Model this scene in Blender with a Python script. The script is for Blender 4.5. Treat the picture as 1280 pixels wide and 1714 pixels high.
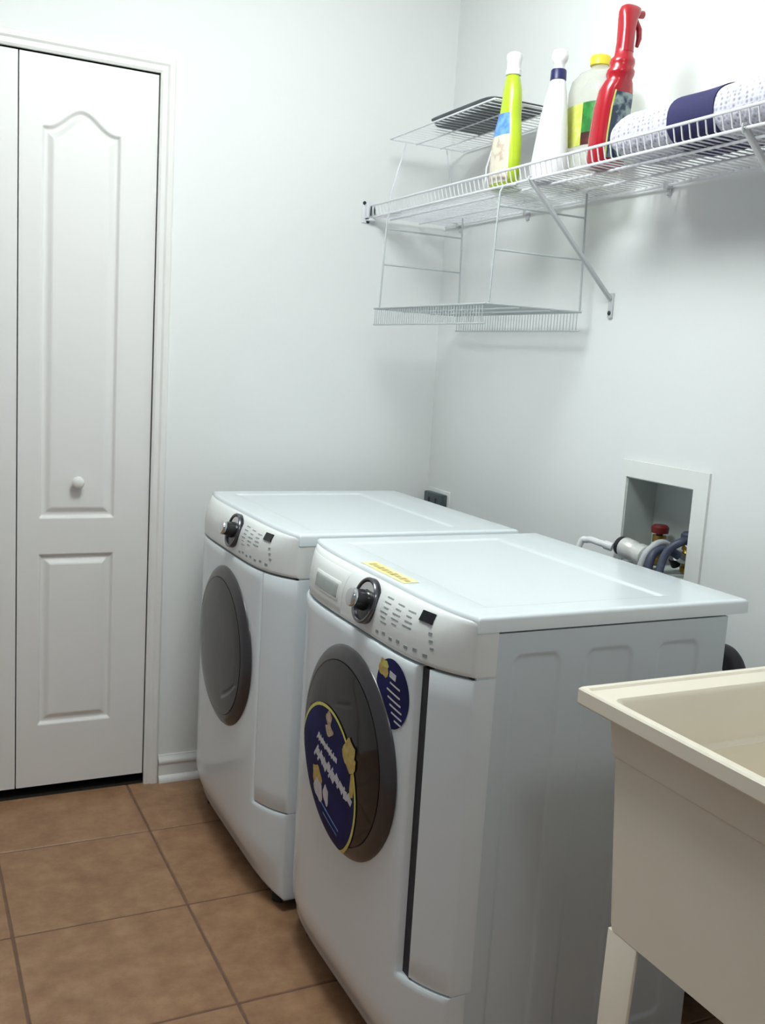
import bpy, bmesh, math, random
from mathutils import Vector, Matrix
random.seed(7)
PI = math.pi
for o in list(bpy.data.objects): bpy.data.objects.remove(o)
scene = bpy.context.scene
COL = scene.collection

# ------------------------------------------------------------------ camera
CAM = Vector((-1.5728, -2.8446, 1.3089)); YAW, PITCH, ROLL, FPX = 0.46071, -0.15134, 0.06117, 1654.5
fw = Vector((math.sin(YAW)*math.cos(PITCH), math.cos(YAW)*math.cos(PITCH), math.sin(PITCH)))
rt = fw.cross(Vector((0, 0, 1))).normalized(); up = rt.cross(fw)
r2 = rt*math.cos(ROLL) + up*math.sin(ROLL); u2 = up*math.cos(ROLL) - rt*math.sin(ROLL)
cd = bpy.data.cameras.new('camera'); cam = bpy.data.objects.new('camera', cd); COL.objects.link(cam)
cd.sensor_fit = 'VERTICAL'; cd.sensor_height = 36.0; cd.lens = FPX/1714*36.0; cd.clip_start = .02
cam.matrix_world = Matrix(((r2.x, u2.x, -fw.x, CAM.x), (r2.y, u2.y, -fw.y, CAM.y), (r2.z, u2.z, -fw.z, CAM.z), (0, 0, 0, 1)))
scene.camera = cam

# ------------------------------------------------------------------ world, exposure, ceiling lamp and added fill globe numbers
w = bpy.data.worlds.new('world'); scene.world = w; w.use_nodes = True
w.node_tree.nodes['Background'].inputs[0].default_value = (.93, .97, 1.0, 1)
w.node_tree.nodes['Background'].inputs[1].default_value = .21
vs = scene.view_settings
vs.view_transform = 'Standard'; vs.look = 'None'; vs.gamma = 1.0; vs.use_curve_mapping = False; vs.exposure = 0.0
LAMP_POS = (-1.0, -1.2); LAMP_R, LAMP_D, LAMP_W = .24, .24, 32; LAMP_RGB = (.92, 1.0, .985)
FILL_POS = (-1.0, -3.0); FILL_W = 14; FILL_RGB = (.95, 1.0, .98)  # added fill globe behind the camera, lifts sink interior and washer side

# ------------------------------------------------------------------ materials
MATS = {}
def mat(name, rgb, rough=.5, metal=0, spec=.5, noise=None, bump=None, coat=0, trans=0, ior=1.45, alpha=1, emit=None):
    """noise = (scale, second rgb, low, high); bump = (scale, strength, distance)"""
    m = bpy.data.materials.new(name); m.use_nodes = True; nt = m.node_tree; b = nt.nodes['Principled BSDF']
    b.inputs['Base Color'].default_value = (*rgb, 1); b.inputs['Roughness'].default_value = rough
    b.inputs['Metallic'].default_value = metal; b.inputs['Specular IOR Level'].default_value = spec
    b.inputs['Coat Weight'].default_value = coat; b.inputs['Coat Roughness'].default_value = .08
    b.inputs['Transmission Weight'].default_value = trans; b.inputs['IOR'].default_value = ior; b.inputs['Alpha'].default_value = alpha
    if emit: b.inputs['Emission Color'].default_value = (*emit[0], 1); b.inputs['Emission Strength'].default_value = emit[1]
    tc = nt.nodes.new('ShaderNodeTexCoord')
    if noise:
        n = nt.nodes.new('ShaderNodeTexNoise'); n.inputs['Scale'].default_value = noise[0]; n.inputs['Detail'].default_value = 6
        r = nt.nodes.new('ShaderNodeValToRGB'); r.color_ramp.elements[0].position = noise[2]; r.color_ramp.elements[1].position = noise[3]
        r.color_ramp.elements[0].color = (*rgb, 1); r.color_ramp.elements[1].color = (*noise[1], 1)
        nt.links.new(tc.outputs['Object'], n.inputs['Vector']); nt.links.new(n.outputs['Fac'], r.inputs['Fac']); nt.links.new(r.outputs['Color'], b.inputs['Base Color'])
    if bump:
        n = nt.nodes.new('ShaderNodeTexNoise'); n.inputs['Scale'].default_value = bump[0]; n.inputs['Detail'].default_value = 3
        bp = nt.nodes.new('ShaderNodeBump'); bp.inputs['Strength'].default_value = bump[1]; bp.inputs['Distance'].default_value = bump[2]
        nt.links.new(tc.outputs['Object'], n.inputs['Vector']); nt.links.new(n.outputs['Fac'], bp.inputs['Height']); nt.links.new(bp.outputs['Normal'], b.inputs['Normal'])
    MATS[name] = m
    return m
mat('wall_paint', (.80, .81, .80), .75, bump=(90, .12, .002), noise=(1.3, (.77, .785, .78), .35, .7))
mat('ceiling_paint', (.82, .81, .80), .9, bump=(60, .3, .004))
mat('trim_paint', (.80, .79, .77), .4, bump=(200, .05, .0006))
mat('door_paint', (.80, .79, .775), .42, bump=(160, .08, .0008))
mat('grout', (.15, .085, .06), .9, bump=(300, .3, .001), noise=(30, (.19, .115, .08), .3, .7))
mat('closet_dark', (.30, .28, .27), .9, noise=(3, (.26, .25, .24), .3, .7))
mat('closet_floor_shade', (.012, .011, .010), .9, noise=(20, (.016, .014, .012), .3, .7))  # near-black stands in for the shade in the gap under the door
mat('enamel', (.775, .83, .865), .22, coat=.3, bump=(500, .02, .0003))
mat('enamel_side_shaded', (.64, .70, .745), .33, bump=(350, .05, .0004))  # dimmer, bluer copy of the enamel; cool shade of the sides in its colour
mat('panel_plastic', (.79, .81, .80), .35, bump=(300, .03, .0004))
mat('seam_dark', (.035, .035, .04), .8, noise=(40, (.05, .05, .055), .3, .7))
mat('rubber_black', (.015, .015, .02), .55, bump=(80, .1, .001))
mat('foot_black', (.02, .02, .02), .7, bump=(80, .1, .001))
mat('smoked_glass', (.012, .011, .013), .07, spec=.5, coat=0, bump=(6, .02, .001))
mat('bezel_grey', (.040, .035, .039), .30, spec=.6, coat=.2, bump=(300, .03, .0003))
mat('chrome', (.72, .73, .75), .12, metal=1, bump=(60, .02, .0004))
mat('dark_chrome', (.16, .16, .18), .2, metal=.9, bump=(60, .02, .0004))
mat('dial_black', (.02, .02, .024), .25, coat=.3, bump=(200, .03, .0003))
mat('display_black', (.008, .009, .012), .15, bump=(200, .02, .0002))
mat('drawer_grey', (.42, .46, .45), .4, noise=(60, (.38, .42, .41), .3, .7))
mat('print_grey', (.33, .36, .37), .6, noise=(80, (.28, .3, .32), .3, .7))
mat('sticker_navy', (.010, .011, .075), .6, spec=.2, noise=(14, (.02, .024, .15), .45, .75))
mat('sticker_yellow', (.62, .60, .09), .4, noise=(60, (.7, .66, .2), .3, .7))
mat('sticker_orange', (.55, .33, .06), .4, noise=(90, (.6, .5, .15), .35, .65))
mat('sticker_white', (.68, .68, .72), .4, noise=(120, (.55, .55, .62), .4, .7))
mat('sticker_cream', (.55, .42, .27), .4, noise=(110, (.35, .22, .15), .45, .65))
mat('label_yellow', (.80, .74, .28), .5, noise=(50, (.82, .8, .5), .35, .65))
mat('label_ink', (.45, .30, .08), .6, noise=(90, (.62, .5, .16), .3, .7))
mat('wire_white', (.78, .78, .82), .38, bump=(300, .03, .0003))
mat('wire_shaded', (.46, .49, .50), .4, bump=(300, .03, .0003))  # white wire greyed, shade on the rack's undersides put into the colour
mat('bracket_grey', (.55, .56, .58), .45, bump=(200, .05, .0004))
mat('screw_dark', (.05, .06, .06), .4, metal=.6, bump=(200, .05, .0003))
mat('tub_cream', (.835, .775, .655), .42, bump=(120, .08, .0008), noise=(5, (.82, .755, .63), .35, .7))
mat('slab_grey', (.115, .13, .14), .55, bump=(30, .25, .003), noise=(12, (.08, .09, .10), .4, .65))
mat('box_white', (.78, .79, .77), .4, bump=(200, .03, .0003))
mat('box_shade', (.46, .50, .485), .5, bump=(200, .03, .0003))  # grey holds the shade inside the white box's recess
mat('brass', (.36, .23, .055), .3, metal=.9, bump=(80, .05, .0005))
mat('valve_red', (.13, .008, .008), .4, bump=(120, .1, .0006))
mat('hose_grey', (.50, .51, .53), .5, bump=(150, .1, .0008))
mat('hose_braid', (.72, .72, .70), .3, metal=.25, bump=(700, .4, .0008))
mat('hose_navy', (.05, .06, .10), .45, bump=(150, .1, .0008))
mat('outlet_dark', (.05, .07, .075), .45, noise=(70, (.08, .10, .105), .4, .65))
mat('plastic_lime', (.47, .62, .025), .3, coat=.3, noise=(10, (.42, .56, .02), .4, .6))
mat('plastic_white', (.82, .82, .84), .35, bump=(150, .04, .0005))
mat('plastic_navy', (.012, .014, .09), .35, bump=(150, .04, .0005))
mat('plastic_red', (.38, .008, .018), .25, coat=.4, bump=(100, .04, .0005))
mat('plastic_yellow', (.80, .62, .04), .35, bump=(150, .04, .0005))
mat('label_blue', (.06, .22, .66), .4, noise=(50, (.20, .42, .8), .4, .62))
mat('label_pale', (.72, .66, .55), .45, noise=(45, (.5, .36, .27), .5, .66))
mat('label_lime', (.58, .62, .10), .45, noise=(60, (.66, .66, .24), .4, .62))
mat('label_green', (.02, .15, .025), .45, noise=(50, (.03, .28, .05), .4, .62))
mat('label_maroon', (.05, .012, .015), .45, noise=(40, (.12, .02, .02), .45, .62))
mat('label_teal', (.03, .05, .09), .4, noise=(45, (.30, .38, .36), .48, .62))
mat('band_navy', (.022, .02, .085), .8, bump=(260, .25, .0015))
# floor tile: each piece shifts the mottling by its own random number
m = mat('floor_tile', (.40, .27, .165), .42, bump=(70, .12, .0015)); nt = m.node_tree; b = nt.nodes['Principled BSDF']
tc = nt.nodes.new('ShaderNodeTexCoord'); oi = nt.nodes.new('ShaderNodeObjectInfo'); va = nt.nodes.new('ShaderNodeVectorMath'); va.operation = 'ADD'
ml = nt.nodes.new('ShaderNodeMath'); ml.operation = 'MULTIPLY'; ml.inputs[1].default_value = .21
nt.links.new(oi.outputs['Random'], ml.inputs[0]); nt.links.new(tc.outputs['Object'], va.inputs[0]); nt.links.new(ml.outputs[0], va.inputs[1])
n1 = nt.nodes.new('ShaderNodeTexNoise'); n1.inputs['Scale'].default_value = 17; n1.inputs['Detail'].default_value = 8; n1.inputs['Roughness'].default_value = .65
rp = nt.nodes.new('ShaderNodeValToRGB'); e = rp.color_ramp.elements
e[0].position = .32; e[0].color = (.245, .128, .067, 1); e[1].position = .70; e[1].color = (.39, .228, .128, 1)
k = e.new(.5); k.color = (.312, .172, .092, 1)
nt.links.new(va.outputs[0], n1.inputs['Vector']); nt.links.new(n1.outputs['Fac'], rp.inputs['Fac']); nt.links.new(rp.outputs['Color'], b.inputs['Base Color'])
# knitted towel: small cells in colour and relief
m = mat('towel_knit', (.80, .79, .84), .9); nt = m.node_tree; b = nt.nodes['Principled BSDF']
tc = nt.nodes.new('ShaderNodeTexCoord'); mp = nt.nodes.new('ShaderNodeMapping'); mp.inputs['Rotation'].default_value = (0, 0, .6)
vo = nt.nodes.new('ShaderNodeTexVoronoi'); vo.inputs['Scale'].default_value = 120; vo.inputs['Randomness'].default_value = .35
rp = nt.nodes.new('ShaderNodeValToRGB'); e = rp.color_ramp.elements
e[0].position = .0; e[0].color = (.15, .14, .22, 1); e[1].position = .5; e[1].color = (.60, .59, .66, 1)
bp = nt.nodes.new('ShaderNodeBump'); bp.inputs['Strength'].default_value = .6; bp.inputs['Distance'].default_value = .003
nt.links.new(tc.outputs['Object'], mp.inputs['Vector']); nt.links.new(mp.outputs[0], vo.inputs['Vector']); nt.links.new(vo.outputs['Distance'], rp.inputs['Fac'])
nt.links.new(rp.outputs['Color'], b.inputs['Base Color']); nt.links.new(vo.outputs['Distance'], bp.inputs['Height']); nt.links.new(bp.outputs['Normal'], b.inputs['Normal'])
# clear jug plastic: see-through body with a glossy skin
m = bpy.data.materials.new('clear_plastic'); m.use_nodes = True; nt = m.node_tree; nt.nodes.clear(); MATS['clear_plastic'] = m
out = nt.nodes.new('ShaderNodeOutputMaterial'); t = nt.nodes.new('ShaderNodeBsdfTransparent'); g = nt.nodes.new('ShaderNodeBsdfPrincipled')
g.inputs['Base Color'].default_value = (.72, .71, .66, 1); g.inputs['Roughness'].default_value = .08
t.inputs[0].default_value = (.95, .95, .92, 1); mx = nt.nodes.new('ShaderNodeMixShader'); lw = nt.nodes.new('ShaderNodeLayerWeight'); lw.inputs[0].default_value = .35
mr = nt.nodes.new('ShaderNodeMapRange'); mr.inputs['To Min'].default_value = .16; mr.inputs['To Max'].default_value = .75
nt.links.new(lw.outputs['Facing'], mr.inputs['Value']); nt.links.new(mr.outputs[0], mx.inputs[0]); nt.links.new(t.outputs[0], mx.inputs[1]); nt.links.new(g.outputs[0], mx.inputs[2]); nt.links.new(mx.outputs[0], out.inputs[0])

# ------------------------------------------------------------------ mesh helpers
def V(*a): return Vector(a)
class MB:
    def __init__(s): s.v = []; s.f = []
    def add(s, vs, fs):
        n = len(s.v); s.v += [tuple(p) for p in vs]; s.f += [tuple(i+n for i in f) for f in fs]; return s
    def box(s, a, b):
        x0, x1 = sorted((a[0], b[0])); y0, y1 = sorted((a[1], b[1])); z0, z1 = sorted((a[2], b[2]))
        return s.add([(x0,y0,z0),(x1,y0,z0),(x1,y1,z0),(x0,y1,z0),(x0,y0,z1),(x1,y0,z1),(x1,y1,z1),(x0,y1,z1)],
                     [(0,3,2,1),(4,5,6,7),(0,1,5,4),(1,2,6,5),(2,3,7,6),(3,0,4,7)])
    def rings(s, rings, cap0=True, cap1=True):
        n = len(rings[0]); vs = [p for r in rings for p in r]; fs = []
        for i in range(len(rings)-1):
            for j in range(n): k = (j+1) % n; fs.append((i*n+j, i*n+k, (i+1)*n+k, (i+1)*n+j))
        if cap0: fs.append(tuple(range(n-1, -1, -1)))
        if cap1: fs.append(tuple((len(rings)-1)*n+j for j in range(n)))
        return s.add(vs, fs)
    def tube(s, pts, r, n=8, closed=False):
        pts = [Vector(p) for p in pts]; rs = r if isinstance(r, (list, tuple)) else [r]*len(pts); rings = []; prev = None
        for i, p in enumerate(pts):
            a = pts[max(i-1, 0)]; b = pts[min(i+1, len(pts)-1)]; d = (b-a).normalized()
            if prev is None:
                q = V(0, 0, 1) if abs(d.z) < .9 else V(1, 0, 0); e1 = d.cross(q).normalized()
            else: e1 = (prev - d*prev.dot(d)).normalized()
            prev = e1; e2 = d.cross(e1)
            rings.append([p + e1*rs[i]*math.cos(2*PI*j/n) + e2*rs[i]*math.sin(2*PI*j/n) for j in range(n)])
        return s.rings(rings)
    def lathe(s, prof, org, axis, n=32):
        axis = Vector(axis).normalized(); q = V(0, 0, 1) if abs(axis.z) < .9 else V(1, 0, 0); e1 = axis.cross(q).normalized(); e2 = axis.cross(e1)
        return s.rings([[Vector(org) + axis*h + e1*max(r, 1e-5)*math.cos(2*PI*j/n) + e2*max(r, 1e-5)*math.sin(2*PI*j/n) for j in range(n)] for r, h in prof])
    def loft(s, secs, n=28):
        """secs: (z, cx, cy, hx, hy, exponent) superellipse rings"""
        rings = []
        for z, cx, cy, hx, hy, ex in secs:
            ring = []
            for j in range(n):
                a = 2*PI*j/n; c, q = math.cos(a), math.sin(a)
                ring.append((cx + hx*math.copysign(abs(c)**(2/ex), c), cy + hy*math.copysign(abs(q)**(2/ex), q), z))
            rings.append(ring)
        return s.rings(rings)
    def prism(s, poly, fn, a, b):
        """poly list of 2D points, fn(p, h) -> 3D, extruded from a to b"""
        return s.rings([[fn(p, a) for p in poly], [fn(p, b) for p in poly]])
    def sheet(s, P):
        """P[i][j] grid of points"""
        n, mm = len(P), len(P[0]); return s.add([p for r in P for p in r], [(i*mm+j, i*mm+j+1, (i+1)*mm+j+1, (i+1)*mm+j) for i in range(n-1) for j in range(mm-1)])
    def slab(s, P, Q):
        """closed solid between two equal grids"""
        n, mm = len(P), len(P[0]); base = n*mm
        vs = [p for r in P for p in r] + [p for r in Q for p in r]; fs = []
        for i in range(n-1):
            for j in range(mm-1):
                a = i*mm+j; fs.append((a, a+1, a+mm+1, a+mm)); fs.append((base+a, base+a+mm, base+a+mm+1, base+a+1))
        for i in range(n-1):
            for j in (0, mm-1):
                a = i*mm+j; f = (a, a+mm, base+a+mm, base+a); fs.append(f if j == 0 else f[::-1])
        for j in range(mm-1):
            for i in (0, n-1):
                a = i*mm+j; f = (a, base+a, base+a+1, a+1); fs.append(f if i == 0 else f[::-1])
        return s.add(vs, fs)
    def mesh(s, name, smooth=True, bevel=0, seg=2, angle=40):
        me = bpy.data.meshes.new(name); me.from_pydata(s.v, [], s.f); bm = bmesh.new(); bm.from_mesh(me)
        bmesh.ops.remove_doubles(bm, verts=bm.verts, dist=1e-6); bmesh.ops.recalc_face_normals(bm, faces=bm.faces)
        if bevel:
            ed = [e for e in bm.edges if len(e.link_faces) == 2 and e.calc_face_angle(0) > math.radians(angle)]
            bmesh.ops.bevel(bm, geom=ed, offset=bevel, segments=seg, profile=.5, affect='EDGES', clamp_overlap=True)
        for f in bm.faces: f.smooth = smooth
        if smooth:
            for e in bm.edges:
                if len(e.link_faces) == 2 and e.calc_face_angle(0) > math.radians(angle): e.smooth = False
        bm.to_mesh(me); bm.free(); return me
    def build(s, name, m, parent=None, **kw):
        return link(name, s.mesh(name, **kw), m, parent)
def link(name, me, m=None, parent=None, loc=None, kind=None):
    if m and not me.materials: me.materials.append(MATS[m])
    o = bpy.data.objects.new(name, me); COL.objects.link(o)
    if parent: o.parent = parent
    if loc: o.location = loc
    if kind: o['kind'] = kind
    return o
def empty(name, loc=(0, 0, 0), **kw):
    o = bpy.data.objects.new(name, None); COL.objects.link(o); o.location = loc; o.empty_display_size = .05; tag(o, **kw); return o
def tag(o, label=None, category=None, group=None, kind=None):
    for k_, v_ in (('label', label), ('category', category), ('group', group), ('kind', kind)):
        if v_: o[k_] = v_
    return o
def smooth01(t): t = max(0, min(1, t)); return t*t*(3-2*t)
def arange(a, b, n): return [a + (b-a)*i/n for i in range(n+1)]
def merge(*ls):
    r = sorted(x for l in ls for x in l); o = [r[0]]
    for x in r[1:]:
        if x-o[-1] > 1e-5: o.append(x)
    return o

# ------------------------------------------------------------------ room shell
RX0, RY0, ZC = -2.15, -3.7, 2.45
DX0, DX1, DZ = -1.652, -.917, 2.046            # closet opening in the back wall
HY0, HY1, HZ0, HZ1 = -1.212, -.988, .865, 1.072  # hole for the outlet box in the right wall
mb = MB(); T = .11
mb.box((RX0, 0, -.01), (DX0, T, ZC)).box((DX1, 0, -.01), (0, T, ZC)).box((DX0, 0, DZ), (DX1, T, ZC))
tag(mb.build('wall_back', 'wall_paint', smooth=False), 'white painted wall behind the far machine, with the closet opening', kind='structure')
mb = MB()
mb.box((0, HY1, -.01), (T, T, ZC)).box((0, RY0, -.01), (T, HY0, ZC)).box((0, HY0, -.01), (T, HY1, HZ0)).box((0, HY0, HZ1), (T, HY1, ZC))
tag(mb.build('wall_right', 'wall_paint', smooth=False), 'white painted wall carrying the wire shelf', kind='structure')
#tag(MB().box((RX0-T, RY0, -.01), (RX0, T, ZC)).build('wall_left', 'wall_paint', smooth=False), 'white painted side wall outside the picture', kind='structure')
tag(MB().box((RX0-T, RY0, ZC), (T, T, ZC+.1)).build('ceiling', 'ceiling_paint', smooth=False), 'white ceiling above the laundry room', kind='structure')
mb = MB(); mb.box((DX0-.1, .75, 0), (DX1+.1, .8, ZC)).box((DX0-.15, T, 0), (DX0-.1, .8, ZC)).box((DX1+.1, T, 0), (DX1+.15, .8, ZC)).box((DX0-.1, T, ZC-.05), (DX1+.1, .8, ZC))
tag(mb.build('wall_closet', 'closet_dark', smooth=False), 'dark closet walls behind the folding door', kind='structure')
floor = tag(MB().box((RX0-T, RY0, -.06), (T, .8, -.0025)).build('floor', 'grout', smooth=False), 'floor of tan ceramic tiles laid in a square grid', kind='structure')
tag(MB().box((DX0, .003, -.0024), (DX1, .75, .0)).build('floor_closet', 'closet_floor_shade', smooth=False), 'closet floor blackened to stand for the shade under the folding door', kind='structure')
GX, GY, GS, JT = -.9642, -.3086, .3934, .0058
full = MB().box((-GS/2+JT/2, -GS/2+JT/2, -.009), (GS/2-JT/2, GS/2-JT/2, 0)).mesh('tile', bevel=.0018, seg=1, smooth=False)
full.materials.append(MATS['floor_tile'])
for i in range(-4, 4):
    for j in range(-2, 10):
        x0 = GX + i*GS; y1 = GY - j*GS; x1 = x0+GS; y0 = y1-GS
        cx0, cx1, cy0, cy1 = max(x0+JT/2, RX0), min(x1-JT/2, -.001), max(y0+JT/2, RY0), min(y1-JT/2, .002)
        if cx1-cx0 < .01 or cy1-cy0 < .01: continue
        if cx0 > x0+JT or cx1 < x1-JT or cy0 > y0+JT or cy1 < y1-JT:
            me = MB().box((cx0-(x0+x1)/2, cy0-(y0+y1)/2, -.009), (cx1-(x0+x1)/2, cy1-(y0+y1)/2, 0)).mesh('tile', bevel=.0018, seg=1, smooth=False)
            link('tile', me, 'floor_tile', floor, ((x0+x1)/2, (y0+y1)/2, 0))
        else: link('tile', full, None, floor, ((x0+x1)/2, (y0+y1)/2, 0))

# baseboards: profile swept along the wall
BP = [(0, 0), (.023, 0), (.023, .006), (.0205, .013), (.016, .018), (.010, .020), (.010, .054), (.0135, .058), (.0145, .064), (.012, .070), (.005, .077), (.004, .083), (0, .083)]
tag(MB().prism(BP, lambda p, h: (h, -p[0], p[1]), -.8725, -.0125).build('baseboard_back', 'trim_paint'), 'white moulded baseboard beside the closet casing', kind='structure')
tag(MB().prism(BP, lambda p, h: (-p[0], h, p[1]), RY0, 0).build('baseboard_right', 'trim_paint'), 'white baseboard behind the machines', kind='structure')
# door casing (mitred profile)
CP = [(0, 0), (0, .009), (.006, .012), (.018, .012), (.024, .016), (.036, .016), (.042, .011), (.0435, 0)]
mb = MB()
def cas(pts):      # pts: (x, z, outward dir x, outward dir z)
    mb.rings([[(x + dx*a, -d_, z + dz*a) for a, d_ in CP] for x, z, dx, dz in pts])
cas([(DX1, 0, 1, 0), (DX1, DZ, 1, 1), (DX0, DZ, -1, 1), (DX0, 0, -1, 0)])
tr = tag(mb.build('trim_1', 'trim_paint', angle=25), 'white moulded casing around the folding closet door', kind='structure')
jb = MB().box((DX1, .0, 0), (DX1+.004, T, DZ)).box((DX0-.004, 0, 0), (DX0, T, DZ)).box((DX0, 0, DZ), (DX1, T, DZ+.004))
jb.build('jamb', 'trim_paint', tr, smooth=False)

# ------------------------------------------------------------------ bifold closet door
door = empty('door_1', (DX0, .01, 0), label='white folding closet door with arched raised panels', kind='structure')
LX0, LX1, LZ0, LZ1 = 0, .3605, .031, 2.0425
def panel_d(x, z):
    """inside distance to the two moulded panels of a leaf (x from leaf edge)"""
    x0, x1 = .056, .262
    best = -1
    uu = abs(x-(x0+x1)/2)/((x1-x0)/2); u_ = max(0, min(1, (uu-.0)/.86))
    top = 1.867 + .05*.5*(1+math.cos(PI*u_)); sl = .05*.5*PI*math.sin(PI*u_)/.86/((x1-x0)/2)
    for z0, zt, s_ in ((.818, top, sl), (.215, .717, 0)):
        best = max(best, min(x-x0, x1-x, z-z0, (zt-z)/math.sqrt(1+s_*s_)))
    return best
def relief(d):
    if d <= 0: return 0
    if d < .009: return .0095*smooth01(d/.009)
    if d < .013: return .0095
    return .0095 - .0085*smooth01((d-.013)/.02)
def leaf_mesh():
    xs = merge(arange(LX0, LX1, 14), arange(.05, .10, 22), arange(.10, .218, 30), arange(.218, .268, 22))
    zs = merge(arange(LZ0, LZ1, 60), arange(.208, .255, 22), arange(.68, .722, 22), arange(.81, .86, 22), arange(1.81, 1.925, 56))
    # panel sits away from the leaf's left edge: photo shows both stiles
    P = [[(x, relief(panel_d(x, z)), z) for z in zs] for x in xs]; Q = [[(x, .034, z) for z in zs] for x in xs]
    return MB().slab(P, Q).mesh('leaf', angle=60)
lm = leaf_mesh(); lm.materials.append(MATS['door_paint'])
kn = MB().lathe([(0, -.034), (.010, -.0335), (.0155, -.029), (.0175, -.023), (.0155, -.017), (.009, -.011), (.007, -.006), (.0105, -.001), (.0105, .001)], (0, 0, 0), (0, 1, 0), 24).mesh('knob')
kn.materials.append(MATS['trim_paint'])
for k_, x in enumerate((-1.2795, -1.6435)):
    lf = link('leaf', lm, None, door, (x-DX0, -.006, 0))
    if k_ == 0: link('knob', kn, None, lf, (.158, .001, .922))

# ------------------------------------------------------------------ washer and dryer
HW = .343
def bowed(u, z):
    """x offset of the front skin (negative = towards the room)"""
    if z > .812: a = .06 - .040*min(1, (z-.812)/.102)**4
    elif z < .16: a = .06 - .042*smooth01((.16-z)/.14)**1.3
    else: a = .06
    return -a*(1-min(1, abs(u)/HW)**5)
US = merge(arange(-HW, -.27, 12), arange(-.27, .27, 26), arange(.27, HW, 12))
def patch(mb, u0, u1, z0, z1, off=0, xb=.04, nz=10, inset=.0025, soft='LRBT'):
    us = [u0]+[u for u in US if u0+1e-4 < u < u1-1e-4]+[u1]; zs = arange(z0, z1, nz); 
    us = merge([u0, u0+inset], us[1:-1], [u1-inset, u1]); zs = merge([z0, z0+inset], zs[1:-1], [z1-inset, z1])
    def rr(u, z):  # softened rim
        e_ = min(u-u0 if 'L' in soft else 1, u1-u if 'R' in soft else 1, z-z0 if 'B' in soft else 1, z1-z if 'T' in soft else 1); return inset*.8 if e_ < 1e-6 else 0
    return mb.slab([[(bowed(u, z)-off+rr(u, z), u, z) for z in zs] for u in us], [[(xb, u, z) for z in zs] for u in us])
def frame_at(u, z, off=0):
    p = V(bowed(u, z)-off, u, z); d1 = V(bowed(u+.002, z)-bowed(u-.002, z), .004, 0); d2 = V(bowed(u, z+.002)-bowed(u, z-.002), 0, .004)
    n = d1.cross(d2).normalized(); n = n if n.x < 0 else -n
    return p, n
GC = (-.012, .568); GR = .204
def dome(r):      # protrusion of the round door from the front skin
    pts = [(0, .024), (.05, .0235), (.10, .022), (.15, .0188), (.175, .0155), (.188, .0115), (.196, .0075), (.201, .0045), (.204, .001), (.4, .001)]
    for (a, b_), (c, d_) in zip(pts, pts[1:]):
        if r <= c: return b_ + (d_-b_)*(r-a)/(c-a)
    return .002
def embossed(x, z):
    d_ = 0
    for a, b_ in ((.073, .167), (.222, .320), (.380, .472)):
        dx, dz = min(x-a, b_-x), min(z-.10, .845-z); rr = .02
        if dx < rr and dz < rr: q = rr - math.hypot(rr-dx, rr-dz) 
        else: q = min(dx, dz)
        d_ = max(d_, smooth01((q+.004)/.010))
    return .0035*d_
def machine_parts(root):
    """parts shared by both machines; local origin = front corner plane, width centre, floor"""
    XB = .538
    # cabinet with embossed sides
    mb = MB(); xs = merge(arange(.004, XB, 10), *[arange(a-.01, a+.012, 8) for a in (.073, .222, .380)], *[arange(b_-.012, b_+.01, 8) for b_ in (.167, .320, .472)])
    zs = merge(arange(.03, .884, 24), arange(.815, .852, 18), arange(.092, .13, 14))
    mb.slab([[(x, -HW+.001+embossed(x, z), z) for z in zs] for x in xs], [[(x, HW-.001-embossed(x, z), z) for z in zs] for x in xs])
    mb.build('cabinet', 'enamel_side_shaded', root, angle=50)
    MB().box((.0, -HW+.006, .035), (.03, HW-.006, .905)).build('inner_frame', 'seam_dark', root, smooth=False)
    # top: softly recessed work surface, bowed front edge, rear overhang
    XE = .583
    def tz(x, u):
        q = min(x-.045, .437-x, HW-.055-abs(u)); e_ = min(HW+.001-abs(u), XE-x, x-bowed(u, .914))
        rnd = .007; dr = 0 if e_ > rnd else rnd-math.sqrt(max(0, rnd*rnd-(rnd-e_)**2))
        return .914 - .0028*smooth01(q/.012) - dr
    ed = [0, .0008, .0022, .0045, .007]
    us = merge([-HW-.001+e_ for e_ in ed], [HW+.001-e_ for e_ in ed], arange(-.33, .33, 30), arange(-.292, -.27, 6), arange(.27, .292, 6))
    ts = [e_ for e_ in ed] 
    P, Q = [], []
    for u in us:
        xf = bowed(max(-HW, min(HW, u)), .914)-.0005; row = merge([xf+e_ for e_ in ed], [xf+.014+.006*i for i in range(4)], [xf+(.056-xf+0)*.98+.003*i*0 for i in range(1)], [.046+.003*i for i in range(5)], [.42+.003*i for i in range(7)], [.1, .2, .3, .39, .47, .52], [XE-e_ for e_ in ed])
        row = sorted(row); P.append([(x, u, tz(x, u)) for x in row]); Q.append([(x, u, .8875) for x in row])
    nmin = min(len(r) for r in P)
    P = [r[:nmin] if len(r) == nmin else r[:8]+r[8+len(r)-nmin:] for r in P]; Q = [[(p[0], p[1], .8875) for p in r] for r in P]
    MB().slab(P, Q).build('top', 'enamel', root, angle=55)
    # control panel, front skin, access strip
    patch(MB(), -HW, HW, .813, .905, nz=12).build('control_panel', 'panel_plastic', root, angle=50)
    return root
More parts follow.
